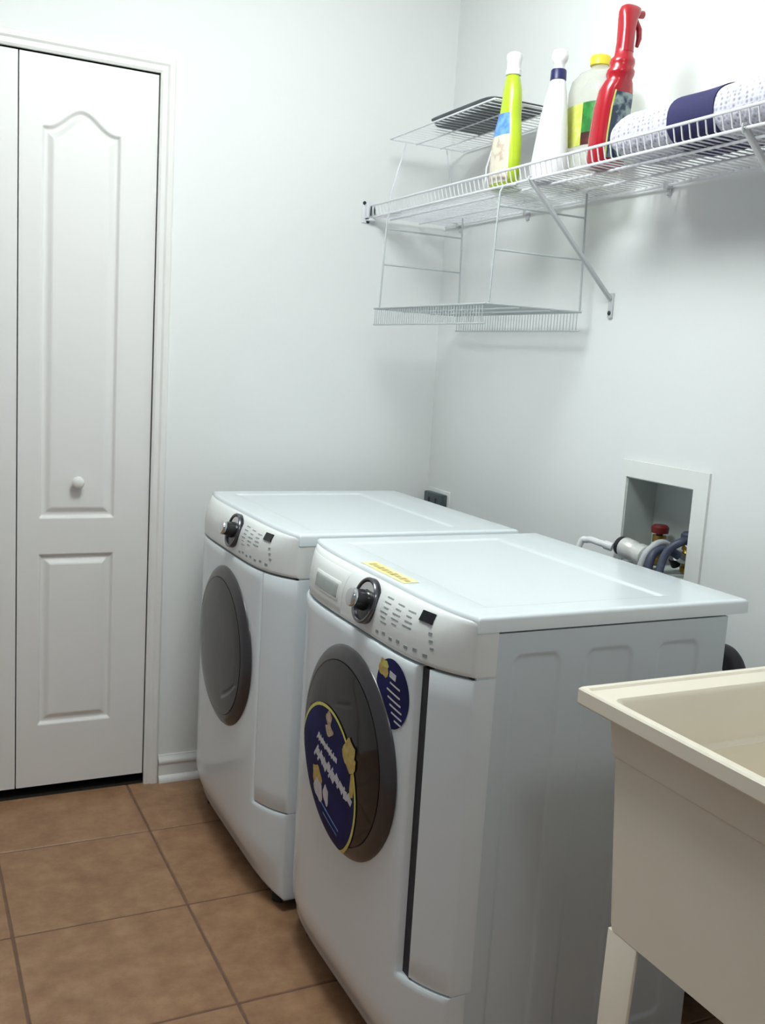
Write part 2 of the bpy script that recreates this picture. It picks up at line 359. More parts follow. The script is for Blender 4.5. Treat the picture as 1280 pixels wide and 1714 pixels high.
def front(root, gap):
    g0 = -.243; mb = MB(); po = .0015 if gap < .01 else .0055
    zk, zb, zt, ins = .2475, .034, .808, .004        # one skin with the access strip's corner cut out
    us = merge([-HW, -HW+ins], [u for u in US if abs(u-g0) > .006 and -HW+ins+.002 < u < HW-ins-.002], [g0, g0+ins, HW-ins, HW])
    zs = merge([zb, zb+ins], arange(zb+.012, zk-.012, 14), [zk-ins, zk], arange(zk+.02, zt-.02, 22), [zt-ins, zt])
    keep = lambda u, z: u >= g0-1e-6 or z <= zk+1e-6
    def rim(u, z):
        if u >= g0-1e-6: e_ = min(HW-u, z-zb, zt-z, u-g0 if z > zk+1e-6 else 1)
        else: e_ = min(u+HW, z-zb, zk-z)
        return ins*.75 if e_ < 1e-6 or (abs(u-g0) < 1e-6 and z > zk-1e-6) else 0
    idx = {}; vs = []; fs = []
    for i, u in enumerate(us):
        for j, z in enumerate(zs):
            if keep(u, z): idx[i, j] = len(vs); vs.append((bowed(u, z)-po+rim(u, z), u, z))
    for i in range(len(us)-1):
        for j in range(len(zs)-1):
            q = [(i, j), (i+1, j), (i+1, j+1), (i, j+1)]
            if all(k_ in idx for k_ in q) and (us[i] >= g0-1e-6 or zs[j+1] <= zk+1e-6): fs.append(tuple(idx[k_] for k_ in q))
    cnt = {}
    for f in fs:
        for a, b_ in zip(f, f[1:]+f[:1]): cnt[frozenset((a, b_))] = cnt.get(frozenset((a, b_)), 0)+1
    nb = {}
    for f in list(fs):
        for a, b_ in zip(f, f[1:]+f[:1]):
            if cnt[frozenset((a, b_))] == 1:
                for k_ in (a, b_):
                    if k_ not in nb: nb[k_] = len(vs); vs.append((.03, vs[k_][1], vs[k_][2]))
                fs.append((b_, a, nb[a], nb[b_]))
    mb.add(vs, fs)
    mb.build('front_panel', 'enamel', root, angle=50)
    MB().box((-.040, g0-gap-.004, .245), (.032, g0+.004, .806)).build('gap_shade', 'seam_dark', root, smooth=False)  # added dark strip standing in for the shade inside the panel gap
    patch(MB(), -HW, g0-gap, .2505, .808, nz=12).build('access_strip', 'enamel', root, angle=50)
    # round door: bezel and smoked window
    def lp(rr): return [(r, dome(r)) for r in rr]
    base = V(bowed(GC[0], .57)-po, GC[0], GC[1])
    bz = MB().lathe([(.166, .010), (.1755, .0140), (.177, .0149)]+lp([.18, .184, .188, .192, .196, .199, .201, .203, .204])+[(.2045, -.004), (.166, -.004)], base, (-1, 0, 0), 64).build('door_bezel', 'bezel_grey', root, angle=45)
    MB().lathe([(.1745, .010)]+lp([.1745, .16, .15, .13, .11, .09, .07, .05, .03, .012, 0]), base, (-1, 0, 0), 64).build('door_glass', 'smoked_glass', bz, angle=60)
    # dial on the panel
    p, n = frame_at(-.040, .870, -.001)
    dl = MB().lathe([(.0, -.004), (.0435, -.004), (.0435, .003), (.041, .0045), (0, .0045)], p, n, 40).build('dial', 'dial_black', root)
    tor = []; 
    MB().lathe([(.0365, .003), (.0365, .0065), (.0385, .0085), (.0415, .0085), (.0435, .006), (.0435, .003)], p, n, 40).build('dial_ring', 'dark_chrome', dl)
    MB().lathe([(.0200, .004), (.0195, .012), (.0165, .026), (.0175, .030), (0, .030)], p, n, 32).build('dial_grip', 'dial_black', dl)
    MB().lathe([(.0177, .0285), (.0182, .032), (.0165, .0365), (.011, .038), (0, .0385)], p, n, 32).build('dial_cap', 'chrome', dl)
    e2 = (V(0, 0, 1) - n*n.z).normalized(); e1 = n.cross(e2)
    q = p + n*.0046; arc_ = [(.0345*math.cos(t_), .0345*math.sin(t_)) for t_ in arange(-.1, PI+.1, 16)] + [(.021*math.cos(t_), .021*math.sin(t_)) for t_ in arange(PI, 0, 12)]
    MB().rings([[q + e1*a + e2*b_ for a, b_ in arc_], [q + n*.0009 + e1*a + e2*b_ for a, b_ in arc_]]).build('dial_plate', 'chrome', dl)
    # display and printed programme rows
    def plate(mb, u, z, w_, h_, t_=.0016):
        p, n = frame_at(u, z); e2 = (V(0, 0, 1)-n*n.z).normalized(); e1 = e2.cross(n).normalized()
        c = [(-w_/2, -h_/2), (w_/2, -h_/2), (w_/2, h_/2), (-w_/2, h_/2)]
        mb.rings([[p - n*.002 + e1*a + e2*b_ for a, b_ in c], [p + n*t_ + e1*a + e2*b_ for a, b_ in c]])
    mb = MB(); plate(mb, -.243, .8905, .034, .019, .002); mb.build('display', 'display_black', root)
    rnd = random.Random(3); mb = MB()
    for c_, (ua, nrow) in enumerate(((-.118, 6), (-.158, 5), (-.198, 4))):
        for r_ in range(nrow): plate(mb, ua-rnd.uniform(-.003, .003), .893-r_*.0085-.002*c_, rnd.uniform(.016, .028), .0022, .0006)
    for r_ in range(7): plate(mb, -.100-r_*.026, .829+(.003 if r_ % 2 else 0), .010, .0055, .0008)
    for r_ in range(3): plate(mb, -.262-.004*r_, .868-r_*.012, .008, .004, .0008)
    mb.build('programme_print', 'print_grey', root)
def legs(root):
    fm = MB().lathe([(.012, .0), (.022, 0), (.022, .012), (.010, .018), (.010, .04), (0, .04)], (0, 0, 0), (0, 0, 1), 16).mesh('foot'); fm.materials.append(MATS['foot_black'])
    for x in (.02, .50):
        for u in (-.28, .28): link('foot', fm, None, root, (x, u, 0))
    MB().box((.008, -HW+.012, .018), (.53, HW-.012, .036)).build('base_tray', 'seam_dark', root, smooth=False)
WY, DYC, WX, DXF = -1.2005, -.472, -.743, -.767
dryer = empty('dryer', (DXF, DYC, 0), label='white front-loading machine against the far wall, plain dark door without stickers', category='dryer', group='front-loading laundry machines')
machine_parts(dryer); front(dryer, .003); legs(dryer)
washer = empty('washing_machine', (WX, WY, 0), label='nearer white front-loading washer with a blue sticker on its round door', category='washing machine', group='front-loading laundry machines')
shared = {'cabinet', 'inner_frame', 'top', 'control_panel', 'foot', 'base_tray'}
for ch in [c for c in dryer.children if c.name.split('.')[0] in shared]:
    c = ch.copy(); COL.objects.link(c); c.parent = washer
front(washer, .024)
# detergent drawer of the washer
dw = patch(MB(), .062, .325, .8185, .899, off=.0012, xb=.0, nz=6).build('detergent_drawer', 'panel_plastic', washer, angle=50)
hd = patch(MB(), .078, .212, .8385, .8785, off=.0022, xb=-.03, nz=4).build('drawer_frame', 'panel_plastic', dw)
patch(MB(), .0835, .2065, .8425, .874, off=.0026, xb=-.03, nz=4).build('drawer_handle', 'drawer_grey', dw)
# decals that follow a surface
def on_front(u, z): return V(bowed(u, z)-.0055, u, z), V(-1, 0, 0)
def on_door(u, z):
    return V(bowed(GC[0], .57)-.0055-dome(math.hypot(u-GC[0], z-GC[1])), u, z), V(-1, 0, 0)
def decal(mb, S, fn, off, n=10, k_=28, keep=None):
    """fn(radius 0..1, angle) -> (u, z)"""
    P = []
    for i in range(n+1):
        row = []
        for j in range(k_+1):
            u, z = fn(i/n, 2*PI*j/k_)
            if keep: u, z = keep(u, z)
            p, q = S(u, z); row.append(p + q*off)
        P.append(row)
    return mb.sheet(P)
def bar(mb, S, u, z, w_, h_, ang, off, n=6):
    c, s_ = math.cos(ang), math.sin(ang); P = []
    for i in range(n+1):
        row = []
        for j in (-.5, .5):
            a, b_ = (i/n-.5)*w_, j*h_; p, q = S(u - a*c + b_*s_, z + a*s_ + b_*c); row.append(p + q*off)
        P.append(row)
    return mb.sheet(P)
def in_door(u, z):
    r = math.hypot(u-GC[0], z-GC[1])
    if r > .1985: u, z = GC[0]+(u-GC[0])*.1985/r, GC[1]+(z-GC[1])*.1985/r
    return u, z
def out_door(u, z):
    r = math.hypot(u-GC[0], z-GC[1])
    if r < .2060: u, z = GC[0]+(u-GC[0])*.2060/r, GC[1]+(z-GC[1])*.2060/r
    return u, z
SU, SZ, SR = .032, .500, .143
bs = decal(MB(), on_door, lambda r, a: (SU+SR*r*math.cos(a), SZ+SR*r*math.sin(a)), .0012, 14, 48, in_door).build('door_sticker', 'sticker_navy', washer)
bs['label'] = 'round navy sticker with yellow rim'
decal(MB(), on_door, lambda r, a: (SU+SR*(.972+.045*r)*math.cos(a), SZ+SR*(.972+.045*r)*math.sin(a)), .0018, 1, 64, in_door).build('sticker_rim', 'sticker_yellow', bs)
rn = random.Random(11)
def lettering(mb, S, u0, z0, u1, z1, h_, n, off, rn):
    ang = math.atan2(z1-z0, u0-u1); L_ = math.hypot(u1-u0, z1-z0)/n; sl = .5
    for i in range(n):
        t_ = (i+.5)/n; u, z = u0+(u1-u0)*t_, z0+(z1-z0)*t_; hh = h_*rn.choice((1, .72, .72, 1))
        bar(mb, S, u, z+hh*.0, hh, L_*.30, ang+PI/2-sl, off)
        e_ = rn.uniform(-.12, .12)*hh     # smeared script: slanted strokes joined by a wavering middle band
        bar(mb, S, u-L_*.5*math.cos(ang), z+L_*.5*math.sin(ang)+e_, L_*.82, h_*rn.uniform(.42, .66), ang+rn.uniform(-.3, .3), off)
mb = MB(); lettering(mb, on_door, .078, .572, -.022, .556, .020, 9, .0018, rn); lettering(mb, on_door, .088, .540, -.088, .505, .034, 9, .0018, rn)
mb.build('sticker_lettering', 'sticker_white', bs)
mb = MB(); bar(mb, on_door, .010, .432, .10, .005, -.25, .0018); bar(mb, on_door, .004, .415, .07, .004, -.25, .0018); mb.build('sticker_small_print', 'label_blue', bs)
def blob(mb, S, u, z, a_, b_, off, seed):
    r_ = random.Random(seed); ph = r_.random()*6
    decal(mb, S, lambda r, t_: (u+a_*r*math.cos(t_)*(1+.18*math.sin(3*t_+ph)), z+b_*r*math.sin(t_)*(1+.18*math.cos(4*t_+ph))), off, 3, 18)
mb = MB(); blob(mb, on_door, .022, .622, .014, .015, .0018, 1); blob(mb, on_door, .018, .600, .019, .011, .0018, 2); mb.build('sticker_picture', 'sticker_cream', bs)
mb = MB(); blob(mb, on_door, -.078, .588, .026, .030, .0020, 3); mb.build('sticker_badge', 'label_ink', bs)
mb = MB(); blob(mb, on_door, -.092, .578, .016, .014, .0024, 4); blob(mb, on_door, -.094, .535, .008, .026, .0020, 5); mb.build('sticker_badge', 'sticker_orange', bs)
mb = MB(); blob(mb, on_door, .072, .487, .026, .022, .0018, 6); mb.build('sticker_picture', 'sticker_orange', bs)
mb = MB(); blob(mb, on_door, .062, .462, .024, .022, .0021, 7); blob(mb, on_door, .022, .466, .014, .020, .0018, 8); mb.build('sticker_picture', 'sticker_white', bs)
# oval sticker on the white front
OU, OZ = -.178, .738
s2 = decal(MB(), on_front, lambda r, a: (OU+.056*r*math.cos(a), OZ+.062*r*math.sin(a)), .0010, 10, 40, out_door).build('oval_sticker', 'sticker_navy', washer)
s2['label'] = 'navy oval sticker with white text lines'
mb = MB(); blob(mb, on_front, -.148, .777, .017, .017, .0016, 9); mb.build('sticker_picture', 'sticker_orange', s2)
mb = MB(); blob(mb, on_front, -.154, .785, .011, .007, .0019, 10); mb.build('sticker_picture', 'sticker_yellow', s2)
mb = MB()
for i, (u, z, w_) in enumerate(((-.181, .771, .022), (-.190, .755, .034), (-.186, .741, .045), (-.190, .728, .044), (-.196, .716, .040), (-.200, .704, .034), (-.205, .693, .022))): bar(mb, on_front, u, z, w_, .0035 if i else .012, -.15, .0016)
mb.build('sticker_lettering', 'sticker_white', s2)
# yellow paper strip on the top's front edge
mb = MB()
def on_top(u, x): return V(x, u, .9142), V(0, 0, 1)
P = [[V(bowed(u, .914)+x, u, .9146) for x in (.008, .018, .028, .042)] for u in arange(-.098, .088, 16)]
ys = mb.sheet(P).build('paper_strip', 'label_yellow', washer); ys['label'] = 'yellow printed paper strip on the front edge'
mb = MB()
for i in range(9):
    u = .070-.0185*i; xw = rn.uniform(.006, .012); mb.sheet([[V(bowed(uu, .914)+x, uu, .9151) for x in (.022-xw/2, .022+xw)] for uu in (u, u-.012)])
mb.build('strip_print', 'label_ink', ys)

# ------------------------------------------------------------------ wire shelf on the right wall
SZH, SXF, SXR, SY1, SY0 = 1.7425, -.264, -.012, -.022, -2.10
sh = empty('wire_shelf', (0, 0, SZH), label='long white wire shelf running along the right wall, cleaners standing on it', category='shelf')
def rail(name, pts, r, m_, parent, n=8): return MB().tube(pts, r, n).build(name, m_, parent)
L = lambda *a: V(*a) - V(0, 0, SZH)
rail('front_rail', [L(SXF-.008, SY1, 1.772), L(SXF-.008, SY0, 1.772)], .0032, 'wire_white', sh)
rail('front_rail', [L(SXF, SY1, SZH-.003), L(SXF, SY0, SZH-.003)], .0032, 'wire_white', sh)
rail('deck_rail', [L(-.205, SY1, SZH-.005), L(-.205, SY0, SZH-.005)], .003, 'wire_white', sh)
rail('deck_rail', [L(-.105, SY1, SZH-.005), L(-.105, SY0, SZH-.005)], .003, 'wire_white', sh)
rail('rear_rail', [L(SXR, SY1, SZH-.005), L(SXR, SY0, SZH-.005)], .0036, 'wire_white', sh)
dwm = MB().tube([(SXR, 0, 0), (SXF+.004, 0, 0), (SXF-.001, 0, .003), (SXF-.008, 0, .0295)], .0016, 6).mesh('deck_wire'); dwm.materials.append(MATS['wire_white'])
ny = int((SY1-SY0)/.0205)
for i in range(ny+1): link('deck_wire', dwm, None, sh, (0, SY1-.004-i*.0205, 0))
def brace(y):
    mb = MB(); a, b_ = V(SXF+.002, y, SZH-.006), V(-.008, y, 1.492); d_ = (b_-a).normalized(); n_ = d_.cross(V(0, 1, 0))
    prof = [(-.006, -.004), (.006, -.004), (.006, .004), (-.006, .004)]
    mb.rings([[p + V(0, 1, 0)*q + n_*r for q, r in prof] for p in (a - d_*.006, b_)])
    mb.v = [tuple(V(*p)-V(0, 0, SZH)) for p in mb.v]
    br = mb.build('brace', 'bracket_grey', sh, bevel=.0015)
    MB().box(L(-.006, y-.0075, 1.446), L(0, y+.0075, 1.506)).build('brace_foot', 'bracket_grey', br, bevel=.001)
    MB().lathe([(.0055, 0), (.0055, .002), (.003, .004), (0, .004)], L(-.006, y, 1.458), (-1, 0, 0), 12).build('screw', 'screw_dark', br)
    hk = MB().tube([L(SXF-.004, y, SZH-.012), L(SXF-.0075, y, SZH-.006), L(SXF-.007, y, SZH+.003), L(SXF, y, SZH+.004)], .0022, 6).build('hook', 'bracket_grey', br)
brace(-.866); brace(-1.512)
for y in (-.10, -.47, -1.035, -1.40, -1.85):
    c = MB().box(L(-.016, y-.008, SZH-.012), L(0, y+.008, SZH+.006)).box(L(-.006, y-.006, SZH-.026), L(0, y+.006, SZH-.012)).build('wall_clip', 'bracket_grey', sh, bevel=.0015)
# end bracket on the back wall
eb = MB().box(L(SXF-.030, -.004, 1.722), L(SXF+.012, 0, 1.787)).box(L(SXF-.016, -.024, 1.728), L(SXF+.008, -.004, 1.736)).box(L(SXF-.022, -.024, 1.736), L(SXF-.016, -.004, 1.778)).build('end_bracket', 'wire_white', sh, bevel=.0015)
for x, z in ((SXF-.024, 1.780), (SXF-.010, 1.7265)): MB().lathe([(.0055, -.001), (.0055, .002), (0, .003)], L(x, -.004, z), (0, -1, 0), 12).build('screw', 'screw_dark', eb)
MB().box(L(SXF-.012, -.0255, 1.742), L(SXF-.008, -.0235, 1.770)).box(L(SXF+.0, -.0255, 1.742), L(SXF+.004, -.0235, 1.770)).build('clip_slot', 'screw_dark', eb)

# ------------------------------------------------------------------ under-shelf wire rack and small stand on the shelf
rk = empty('hanging_wire_rack', (-.17, -.50, 1.455), label='white wire rack hung below the shelf near the corner', category='wire rack')
K = lambda *a: V(*a) - V(-.17, -.50, 1.455)
YF, YN, XI = -.202, -.800, -.046
for y in (YF, YN):
    rail('upright', [K(SXF-.001, y-.006, 1.7355), K(SXF-.012, y, 1.733), K(-.296, y, 1.728), K(-.303, y, 1.715), K(-.312, y, 1.458)], .0026, 'wire_shaded', rk)
    rail('upright', [K(-.060, y-.028, 1.7485), K(-.056, y-.010, 1.750), K(-.055, y, 1.742), K(-.046, y, 1.458)], .0026, 'wire_shaded', rk)
    rail('rung', [K(-.304, y, 1.684), K(-.053, y, 1.684)], .0023, 'wire_shaded', rk)
    rail('rung', [K(-.307, y, 1.584), K(-.049, y, 1.584)], .0023, 'wire_shaded', rk)
def tray(root, K, z, x0, x1, y0, y1, lip, step, rw, WM='wire_white'):
    for a, b_ in (((x0, y0), (x0, y1)), ((x1, y0), (x1, y1)), ((x0, y0), (x1, y0)), ((x0, y1), (x1, y1))): rail('tray_rail', [K(*a, z), K(*b_, z)], .0026, WM, root)
    if lip:
        for x in (x0, x1): rail('lip_rail', [K(x, y0, z-lip), K(x, y1, z-lip)], .0022, WM, root)
    for x in (x0+(x1-x0)*.35, x0+(x1-x0)*.68): rail('tray_rail', [K(x, y0, z-.003), K(x, y1, z-.003)], .0022, WM, root)
    oy = K(0, 0, 0).y; pts = [V(K(x0, 0, z).x, 0, K(x0, 0, z).z), V(K(x1, 0, z).x, 0, K(x1, 0, z).z)]; mb = MB().tube(pts, rw, 5)
    if lip:
        for q in pts: mb.tube([q - V(0, 0, lip), q], rw, 5)
    me = mb.mesh('tray_wire'); me.materials.append(MATS[WM]); y = y0-step/2
    while y > y1+.004: link('tray_wire', me, None, root, (0, y+oy, 0)); y -= step
tray(rk, K, 1.458, -.322, XI, YF+.012, YN-.006, .046, .0135, .0013, 'wire_shaded')
ZT = 1.955
hs = empty('helper_shelf', (-.14, -.39, SZH), label='small white wire stand on the shelf carrying the grey tray', category='wire rack')
K2 = lambda *a: V(*a) - V(-.14, -.39, SZH)
tray(hs, K2, ZT, -.259, -.010, -.100, -.672, 0, .026, .0011)
for y in (-.102, -.640):
    rail('leg_frame', [K2(-.206, y, ZT), K2(-.248, y, 1.80), K2(-.251, y, SZH+.0045), K2(-.030, y, SZH+.0045), K2(-.048, y, 1.86), K2(-.070, y, ZT)], .0024, 'wire_white', hs)
o = empty('flat_tray', (-.152, -.458, ZT+.0032), label='flat dark grey plastic tray lying on top of the wire stand', category='tray')
MB().loft([(0, 0, 0, .080, .150, 9), (.004, 0, 0, .083, .155, 9), (.012, 0, 0, .086, .160, 9), (.016, 0, 0, .090, .166, 9), (.018, 0, 0, .090, .166, 9), (.017, 0, 0, .084, .158, 9), (.006, 0, 0, .080, .152, 9), (.005, 0, 0, .04, .09, 5)], 48).build('tray_pan', 'slab_grey', o)
for yy in (-.09, 0, .09): MB().tube([(-.07, yy, .0055), (.07, yy, .0055)], .003, 6).build('tray_rib', 'slab_grey', o)

# ------------------------------------------------------------------ cleaners on the shelf
BZ = SZH + .0022
def bottle_label(S, secs, a0, a1, z0, z1, m_, name, parent, off=.0012, n=10, nz=8, z_in=None):
    """label wrapped on a superellipse loft between angles a0..a1 and heights z0..z1"""
    def at(a, z):
        for s0, s1 in zip(secs, secs[1:]):
            if s0[0] <= z <= s1[0]+1e-9:
                t = (z-s0[0])/max(1e-9, s1[0]-s0[0]); q = [s0[i]+(s1[i]-s0[i])*t for i in range(6)]; break
        c, s_ = math.cos(a), math.sin(a)
        return V(q[1]+(q[3]+off)*math.copysign(abs(c)**(2/q[5]), c), q[2]+(q[4]+off)*math.copysign(abs(s_)**(2/q[5]), s_), z)
    P = [[at(a, z) for z in arange(z0, z1, nz)] for a in arange(a0, a1, n)]
    return MB().sheet(P).build(name, m_, parent)
# lime bottle
o = empty('cleaner_bottle', (-.236, -.712, BZ), label='lime green cleaner bottle with a white cap and a blue label', category='bottle', group='cleaning products on the wire shelf')
sec = [(0, 0, .006, .020, .040, 3), (.004, 0, .006, .023, .046, 3), (.06, 0, .007, .024, .048, 3), (.11, 0, .006, .024, .044, 3), (.145, 0, .003, .0235, .036, 2.6), (.165, 0, 0, .023, .029, 2.4), (.19, 0, -.002, .0225, .027, 2.2), (.225, 0, -.002, .021, .025, 2), (.250, 0, 0, .017, .019, 2), (.262, 0, 0, .013, .013, 2)]
MB().loft(sec).build('bottle_body', 'plastic_lime', o, angle=60)
MB().lathe([(.0135, .258), (.0185, .259), (.0185, .270), (.0165, .272), (.0170, .290), (.0195, .296), (.0185, .306), (.011, .311), (0, .312)], (0, 0, 0), (0, 0, 1), 24).build('cap', 'plastic_white', o)
bottle_label(None, sec, PI*.62, PI*1.30, .008, .118, 'label_pale', 'front_label', o); bottle_label(None, sec, PI*.66, PI*1.28, .118, .168, 'label_blue', 'front_label', o)
# white bottle
o = empty('cleaner_bottle', (-.195, -.836, BZ), label='tapered white cleaner bottle with a navy collar', category='bottle', group='cleaning products on the wire shelf')
sec = [(0, 0, .004, .032, .044, 2.6), (.005, 0, .004, .036, .049, 2.6), (.05, 0, .004, .035, .047, 2.5), (.12, 0, .001, .030, .038, 2.4), (.19, 0, -.003, .023, .027, 2.2), (.222, 0, -.005, .0175, .019, 2), (.228, 0, -.005, .015, .0165, 2)]
MB().loft(sec).build('bottle_body', 'plastic_white', o, angle=60)
MB().lathe([(.015, .226), (.0185, .227), (.018, .247), (.0165, .250), (0, .250)], (0, -.005, 0), (0, 0, 1), 24).build('collar', 'plastic_navy', o)
MB().lathe([(.0125, .249), (.0125, .262), (.0150, .265), (.0185, .272), (.0190, .282), (.0165, .290), (.009, .294), (0, .294)], (0, -.005, 0), (0, -.004, 1), 24).build('nozzle', 'plastic_white', o)
# clear jug
o = empty('juice_jug', (-.100, -.868, BZ), label='clear plastic jug with a yellow cap and a green label', category='jug', group='cleaning products on the wire shelf')
sec = [(0, 0, 0, .0476, .062, 3), (.006, 0, 0, .0541, .070, 3), (.05, 0, 0, .0549, .071, 3), (.075, 0, 0, .0537, .0695, 3), (.08, 0, 0, .0525, .068, 3), (.178, 0, 0, .0525, .068, 3), (.183, 0, 0, .0537, .0695, 3), (.21, 0, 0, .0541, .070, 3), (.235, 0, 0, .0500, .065, 2.8), (.252, 0, 0, .0377, .049, 2.4), (.262, 0, 0, .0213, .027, 2), (.268, 0, 0, .0172, .021, 2), (.276, 0, 0, .0164, .020, 2)]
MB().loft(sec, 40).build('jug_body', 'clear_plastic', o, angle=70)
MB().lathe([(.0205, .268), (.0235, .269), (.0240, .286), (.0215, .290), (0, .290)], (0, 0, 0), (0, 0, 1), 28).build('cap', 'plastic_yellow', o)
bottle_label(None, sec, PI*.70, PI*1.05, .082, .176, 'label_lime', 'side_label', o, n=14); bottle_label(None, sec, PI*1.05, PI*2.0, .110, .176, 'label_green', 'front_label', o, n=14); bottle_label(None, sec, PI*1.05, PI*2.0, .082, .110, 'label_maroon', 'front_label', o, n=14)
# red sprayer
o = empty('spray_bottle', (-.200, -1.050, BZ), label='tall red spray bottle with a ribbed shoulder', category='bottle', group='cleaning products on the wire shelf')
sec = [(0, 0, .0, .034, .026, 3), (.005, 0, 0, .039, .030, 3), (.06, 0, 0, .039, .030, 3), (.12, 0, -.006, .038, .030, 2.8), (.155, 0, -.014, .036, .029, 2.5), (.172, 0, -.020, .031, .026, 2.2), (.178, 0, -.022, .027, .025, 2), (.186, 0, -.023, .030, .028, 2), (.194, 0, -.025, .030, .028, 2), (.200, 0, -.026, .025, .024, 2), (.208, 0, -.027, .027, .026, 2), (.216, 0, -.028, .026, .025, 2), (.222, 0, -.029, .020, .020, 2), (.235, 0, -.030, .018, .019, 2)]
MB().loft(sec).build('bottle_body', 'plastic_red', o, angle=60)
hs = [(.230, 0, -.030, .0175, .0195, 2.4), (.250, 0, -.031, .0165, .0185, 2.4), (.275, 0, -.031, .0165, .0185, 2.6), (.296, .002, -.030, .019, .0175, 2.8), (.310, .006, -.030, .024, .0155, 2.8), (.320, .008, -.030, .023, .0135, 2.6), (.324, .008, -.030, .016, .009, 2.4)]
hd = MB().loft(hs).build('spray_head', 'plastic_red', o, angle=60)
MB().lathe([(.008, 0), (.008, .012), (.006, .014), (0, .014)], (.028, -.030, .311), (1, 0, .1), 16).build('nozzle', 'plastic_red', hd)
MB().tube([(.018, -.032, .300), (.030, -.034, .280), (.032, -.034, .262), (.028, -.034, .246)], [.006, .0065, .006, .004], 10).build('trigger', 'plastic_red', hd)
bottle_label(None, sec, PI*1.36, PI*1.80, .018, .150, 'label_teal', 'front_label', o)
bottle_label(None, sec, PI*1.33, PI*1.365, .016, .152, 'label_lime', 'label_border', o, off=.0016, n=2)
# rolled towel with navy band
o = empty('rolled_towel', (-.165, -1.437, BZ), label='white knitted towel roll with a navy band on the shelf', category='towel')
def loaf(t, grow=0):
    n = 40; e_ = max(0, min(1, (t)/.075)); s_ = math.sqrt(max(.02, 1-(1-e_)**2)); ring = []
    hx, hz = (.088*(.55+.45*s_)+grow), (.050*s_+grow)
    for j in range(n):
        a = 2*PI*j/n; c, q = math.cos(a), math.sin(a); ex = 2.5
        ring.append((hx*math.copysign(abs(c)**(2/ex), c), .345-t, .050+.0005+hz*math.copysign(abs(q)**(2/ex), q)*(1+.02*math.sin(t*40)) - (.0)*c))
    return ring
ts = [0, .002, .006, .012, .02, .03, .045, .06, .075] + [.075+.03*i for i in range(1, 22)]
MB().rings([loaf(t) for t in ts]).build('towel_body', 'towel_knit', o, angle=80)
for t0, t1 in ((.205, .325),):
    MB().rings([loaf(t, .0022) for t in arange(t0, t1, 6)]).build('band', 'band_navy', o, angle=80)

# ------------------------------------------------------------------ washer outlet box, hoses, power socket
ob = empty('outlet_box', (0, -1.11, .97), label='white recessed washer outlet box in the right wall', category='outlet box')
O = lambda x, y, z: V(x, y+1.11, z-.97)
mb = MB(); fy0, fy1, fz0, fz1, t = -1.256, -.968, .84, 1.112, .006
mb.box(O(-t, fy0, HZ1), O(0, fy1, fz1)).box(O(-t, fy0, fz0), O(0, fy1, HZ0)).box(O(-t, fy0, HZ0), O(0, HY0, HZ1)).box(O(-t, HY1, HZ0), O(0, fy1, HZ1))
mb.build('face_frame', 'box_white', ob, smooth=False)
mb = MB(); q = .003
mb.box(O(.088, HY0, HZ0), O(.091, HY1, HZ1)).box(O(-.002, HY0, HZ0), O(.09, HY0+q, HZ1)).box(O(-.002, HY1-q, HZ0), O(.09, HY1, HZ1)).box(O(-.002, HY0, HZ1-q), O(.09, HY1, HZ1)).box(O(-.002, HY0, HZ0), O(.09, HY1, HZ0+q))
mb.build('box_shell', 'box_shade', ob, smooth=False)
for y, red in ((-1.060, True), (-1.160, False)):
    vb = MB().lathe([(.016, .0), (.016, .012), (.013, .014), (.013, .050), (.016, .052), (.016, .068), (0, .068)], O(.05, y, .872), (0, 0, 1), 20).build('valve', 'brass', ob)
    MB().lathe([(.008, .066), (.008, .072), (.020, .074), (.021, .088), (.016, .093), (0, .093)], O(.05, y, .872), (0, 0, 1), 14).build('valve_handle', 'valve_red' if red else 'hose_navy', vb)
def arc(*pts, n=8):
    pts = [Vector(p) for p in pts]; out = []
    q = [pts[0]*2-pts[1]] + pts + [pts[-1]*2-pts[-2]]
    for i in range(1, len(q)-2):
        for k_ in range(n):
            t_ = k_/n; a, b_, c, d_ = q[i-1:i+3]
            out.append(.5*((2*b_) + (c-a)*t_ + (2*a-5*b_+4*c-d_)*t_*t_ + (3*b_-a-3*c+d_)*t_**3))
    return out + [pts[-1]]
def hose(name, pts, r, m_, label, ends='chrome'):
    e_ = empty(name, pts[0], label=label, category='hose', group='hoses behind the washer'); p0 = Vector(pts[0])
    pp = [p-p0 for p in arc(*pts)]
    MB().tube(pp, r, 12).build('hose_tube', m_, e_)
    d_ = (pp[1]-pp[0]).normalized(); MB().tube([pp[0]-d_*.004, pp[0]+d_*.016], r*1.35, 12).build('end_collar', ends, e_)
    return e_
pf = empty('pipe_coupling', (-.028, -1.030, .908), label='pale silvery pipe coupling lying in front of the outlet box', category='coupling')
ax = V(0, -1, -.10).normalized()
MB().lathe([(.019, 0), (.025, .004), (.025, .034), (.022, .038), (.022, .052), (.0255, .056), (.0255, .080), (.019, .084), (0, .084)], (0, 0, 0), ax, 24).build('coupling_body', 'hose_braid', pf)
MB().lathe([(.0195, -.014), (.0225, -.012), (.0225, -.002), (.0195, 0), (0, 0)], (0, 0, 0), ax, 24).build('end_ring', 'rubber_black', pf)
hose('supply_hose', [(.035, -1.160, .905), (-.010, -1.150, .925), (-.050, -1.150, .905), (-.070, -1.165, .80), (-.080, -1.18, .60)], .010, 'hose_navy', 'dark blue supply hose on the right side of the outlet box')
hose('supply_hose', [(.030, -1.195, .945), (-.006, -1.196, .952), (-.040, -1.180, .915), (-.066, -1.195, .82), (-.080, -1.21, .60)], .009, 'hose_navy', 'dark hose hugging the right edge of the outlet box')
